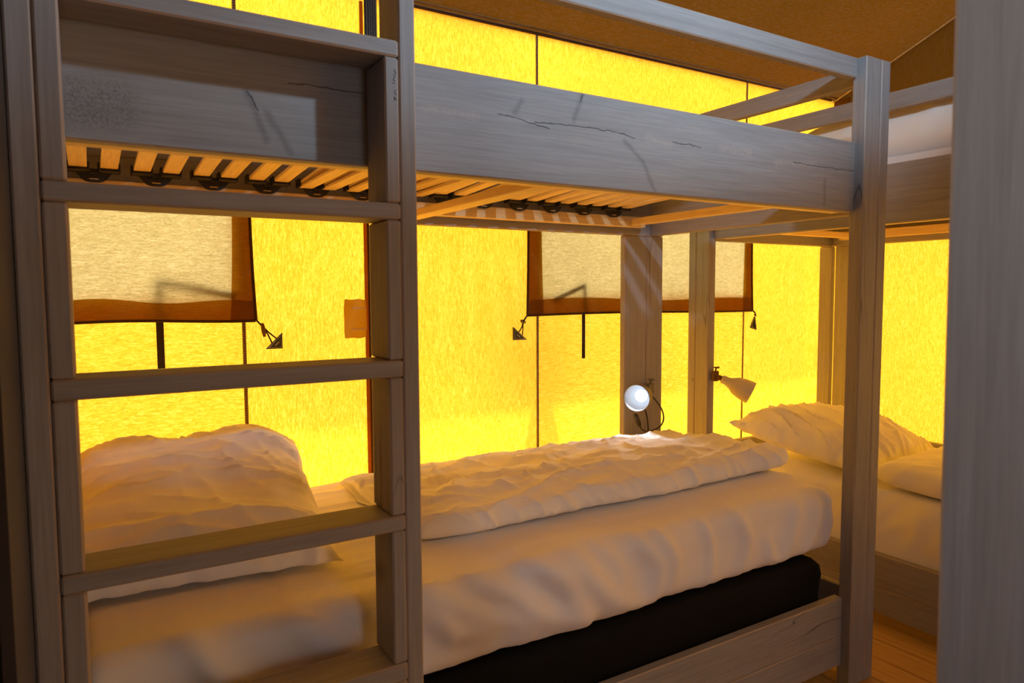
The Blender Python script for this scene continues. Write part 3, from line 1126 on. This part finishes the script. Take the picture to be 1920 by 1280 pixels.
def tri_patch(label, verts, cord_to, axis='Y'):
    """Stitched webbing triangle on the canvas with a cord loop."""
    ctr = sum((Vector(v) for v in verts), Vector())/3
    root = empty('corner_tab', label, 'tab', ctr)
    nrm = Vector((0, -1, 0)) if axis == 'Y' else Vector((-1, 0, 0))
    bm = bmesh.new()
    f = [bm.verts.new(Vector(v)+nrm*.006) for v in verts]
    k = [bm.verts.new(Vector(v)-nrm*.002) for v in verts]
    bm.faces.new(f)
    bm.faces.new(k[::-1])
    for i in range(3):
        j = (i+1) % 3
        bm.faces.new((f[i], k[i], k[j], f[j]))
    bmesh.ops.recalc_face_normals(bm, faces=bm.faces)
    finish(bm, 'triangle', M_TEAL, root)
    ins = [ctr+(Vector(v)-ctr)*.78+nrm*.0068 for v in verts]
    tube('stitching', ins+[ins[0]], .0008, M_STITCH, root, 5)
    if cord_to is not None:
        q = Vector(cord_to)
        # find the long side midpoint
        m = (Vector(verts[0])+Vector(verts[2]))/2 + nrm*.008
        sd = (Vector(verts[2])-Vector(verts[0])).normalized()
        tube('cord_loop', [m+sd*.010, m.lerp(q, .5)+sd*.003+nrm*.004, q], .0024, M_WEB, root, 6)
        tube('cord_loop', [m-sd*.010, m.lerp(q, .5)-sd*.003+nrm*.004, q], .0024, M_WEB, root, 6)
        tube('pin', [ctr-sd*.008+nrm*.009, ctr+sd*.008+nrm*.009], .0016, M_STITCH, root, 5)
    return root
yt = YB-.010
c1 = Vector(pt1(1, 0))+Vector((.002, -.004, 0))
mid1 = c1+Vector((.016, -.002, -.018))
tri_patch('dark triangular tab tying the left blind, between ladder and window', [(.474, yt, .996), (.525, yt, .996), (.525, yt, 1.046)], mid1)
tube('corner_cord', [c1, mid1], .0030, M_WEB, b1, 6)
tube('toggle', [mid1+Vector((.001, -.002, .008)), mid1+Vector((.002, -.004, -.004)), mid1+Vector((.004, -.005, -.02)), mid1+Vector((.006, -.004, -.034))], [.004, .0062, .0064, .004], M_SEAM, b1, 10)
c2 = Vector(pt2(0, 0))+Vector((-.002, -.004, 0))
mid2 = c2+Vector((-.022, -.002, -.024))
tri_patch('dark triangular tab at the left corner of the middle blind', [(1.448, yt, .988), (1.388, yt, .988), (1.388, yt, 1.038)], mid2)
tube('corner_cord', [c2, mid2], .0030, M_WEB, b2, 6)
ring('toggle_ring', mid2, (.4, -.6, .8), .016, .003, M_SEAM, b2)
c3 = Vector(pt2(1, 0))+Vector((.002, -.004, 0))
tube('corner_cord', [c3, c3+Vector((.014, -.003, -.012)), c3+Vector((.020, -.004, -.028)), c3+Vector((.008, -.004, -.020))], .0034, M_WEB, b2, 6)
tri_patch('small dark triangular tab right of the middle blind', [(2.732, yt, .995), (2.775, yt, .985), (2.763, yt, 1.05)], (2.768, yt-.004, .985))
tri_patch('dark triangular tab on the right canvas wall beside the near post', [(XR-.010, 1.615, .993), (XR-.010, 1.672, .993), (XR-.010, 1.672, 1.046)], (XR-.014, 1.59, 1.075), 'X')
# webbing straps hanging behind the blinds, tops folded over
def strap(label, x, w, zb, zt, x2, z2, parent_loc):
    root = empty('blind_strap', label, 'strap', parent_loc)
    y0, y1 = YB-.0115, YB-.0095
    box('webbing', x-w/2, x+w/2, y0, y1, zb, zt, M_WEB, root, .0004)
    d = Vector((x2-x, 0, z2-zt))
    nrm = Vector((-d.z, 0, d.x)).normalized()*w/2
    bm = bmesh.new()
    a, b = Vector((x, 0, zt-w*.4)), Vector((x2, 0, z2))
    q = [a-nrm, b-nrm, b+nrm, a+nrm]
    lo = [bm.verts.new(Vector((v.x, y0-.0028, v.z))) for v in q]
    hi = [bm.verts.new(Vector((v.x, y0-.0004, v.z))) for v in q]
    bm.faces.new(lo)
    bm.faces.new(hi[::-1])
    for i in range(4):
        bm.faces.new((lo[i], hi[i], hi[(i+1) % 4], lo[(i+1) % 4]))
    bmesh.ops.recalc_face_normals(bm, faces=bm.faces)
    finish(bm, 'folded_end', M_WEB, root)
    return root
strap('dark webbing strap hanging below the left blind', .178, .020, .952, 1.212, .388, 1.162, (.178, YB-.01, .952))
strap('short dark webbing strap hanging below the middle blind', 1.726, .016, .900, 1.203, 1.575, 1.140, (1.726, YB-.01, .9))

# patches over the wall fastenings
def patch(label, x0, x1, z0, z1):
    def f(u, v):
        a, b = u*2-1, v*2-1
        xx = (x0+x1)/2+(x1-x0)/2*a*(1-.03*math.cos(b*6))*(1-.03*abs(a*b)**4)
        zz = (z0+z1)/2+(z1-z0)/2*b*(1+.02*math.sin(a*5))*(1-.03*abs(a*b)**4)
        yy = YB-.014-.010*math.cos(a*1.5)*math.cos(b*1.5)-.003*math.sin(b*5+a*2)
        return (xx, yy, zz)
    root = grid_mesh('canvas_patch', rect_grid(f, 16, 18), M_PATCH)
    root['label'] = label
    root['category'] = 'patch'
    for v in (.22, .25, .76, .79):
        tube('stitching', [Vector(f(u, v))+Vector((0, -.001, 0)) for u in np.linspace(.3, .98, 10)], .0009, M_STITCH, root, 5)
    return root
patch('orange-brown patch on the canvas left of the ladder\'s right side', .727, .805, 1.020, 1.150)
patch('upper orange-brown patch on the canvas left of the far corner post', 3.268, 3.34, 1.268, 1.395)
patch('lower orange-brown patch on the canvas left of the far corner post', 3.272, 3.34, .752, .892)

# ------------------------------------------------------------------ reading lamps
def reading_lamp(label, base, axis, scale, mat, lit, post_pt, clampdir):
    root = empty('reading_lamp', label, 'lamp', post_pt)
    d, a, b = frame_axes(axis)
    s = scale
    outer = [(0, .016), (.004, .020), (.03, .0215), (.045, .026), (.07, .042), (.10, .050), (.125, .0535), (.150, .0545)]
    prof = [(0, 0)] + [(t*s, r*s) for t, r in outer]
    inner = [(t*s, (r-.0016)*s) for t, r in outer[::-1] if t > .02]
    sh = lathe('shade', base, axis, prof, mat, root)
    lathe('shade_lining', base, axis, [(prof[-1][0], prof[-1][1])] + inner + [(.02*s, 0)], M_SHADEIN if lit else mat, root)
    rim = Vector(base)+d*.150*s
    pts = [rim + (a*math.cos(t)+b*math.sin(t))*.0545*s for t in np.linspace(0, 2*PI, 37)]
    tube('rim', pts, .0012, mat, root, 6, cap=False)
    if lit:
        lathe('bulb', Vector(base)+d*.04*s, axis, [(0, .010*s), (.02*s, .012*s)] + [(.02*s+.026*s*(1-math.cos(t)), .026*s*math.sin(t)+.0) for t in np.linspace(.5, PI, 9)], M_BULB, root, 24)
    # joint, clamp and wing screw
    jb = Vector(base)
    pp = Vector(post_pt)
    tube('joint', [jb+d*.004, jb-d*.012, jb.lerp(pp, .6)], [.013*s, .012*s, .010*s], M_GREYMETAL if lit else M_SEAM, root, 12)
    c = Vector(clampdir)
    bm = bmesh.new()
    bm_box(bm, pp.x-.016, pp.x+.016, pp.y-.012, pp.y+.006, pp.z-.020, pp.z+.024, .003)
    finish(bm, 'clamp', M_GREYMETAL if lit else M_SEAM, root)
    tube('wing_screw', [pp+Vector((.0, -.004, .024)), pp+Vector((.004, -.006, .040))], .004, M_GREYMETAL if lit else M_SEAM, root, 8)
    tube('wing_screw', [pp+Vector((-.010, -.006, .040)), pp+Vector((.018, -.006, .038))], [.003, .005], M_GREYMETAL if lit else M_SEAM, root, 8)
    return root
l1 = reading_lamp('small grey reading lamp switched on, clamped to the far post', (1.868, 2.042, .775), (-.147, -.088, -.004), .93, M_GREYMETAL, True, (1.905, 2.070, .782), (0, 1, 0))
# its cords and switch
tube('cord', bez((1.905, 2.055, .755), (1.955, 2.03, .70), (1.965, 2.03, .645), (1.905, 2.03, .628)) + bez((1.90, 2.03, .627), (1.86, 2.03, .620), (1.83, 2.03, .622), (1.808, 2.02, .655)), .0030, M_CORD, l1, 6)
tube('switch', [(1.808, 2.02, .652), (1.803, 2.02, .662), (1.790, 2.02, .690), (1.786, 2.02, .700)], [.0085, .0125, .0125, .009], M_CORD, l1, 8, flat=.7)
tube('cord', bez((1.845, 2.05, .745), (1.858, 2.04, .70), (1.872, 2.04, .68), (1.872, 2.04, .605)), .0035, M_CORD, l1, 6)
sp = lamp('reading_lamp_glow', 'SPOT', (1.76, 1.98, .775), 2.2, (.86, .92, 1.0), spot_size=math.radians(120), spot_blend=.6, shadow_soft_size=.02)
sp.rotation_euler = Vector((-.147, -.088, -.09)).to_track_quat('-Z', 'Y').to_euler()
reading_lamp('cream reading lamp switched off, clamped right of the second far post', (2.302, 2.056, .799), (.58, -.69, -.43), .88, M_CREAM, False, (2.292, 2.086, .806), (-1, 0, 0))
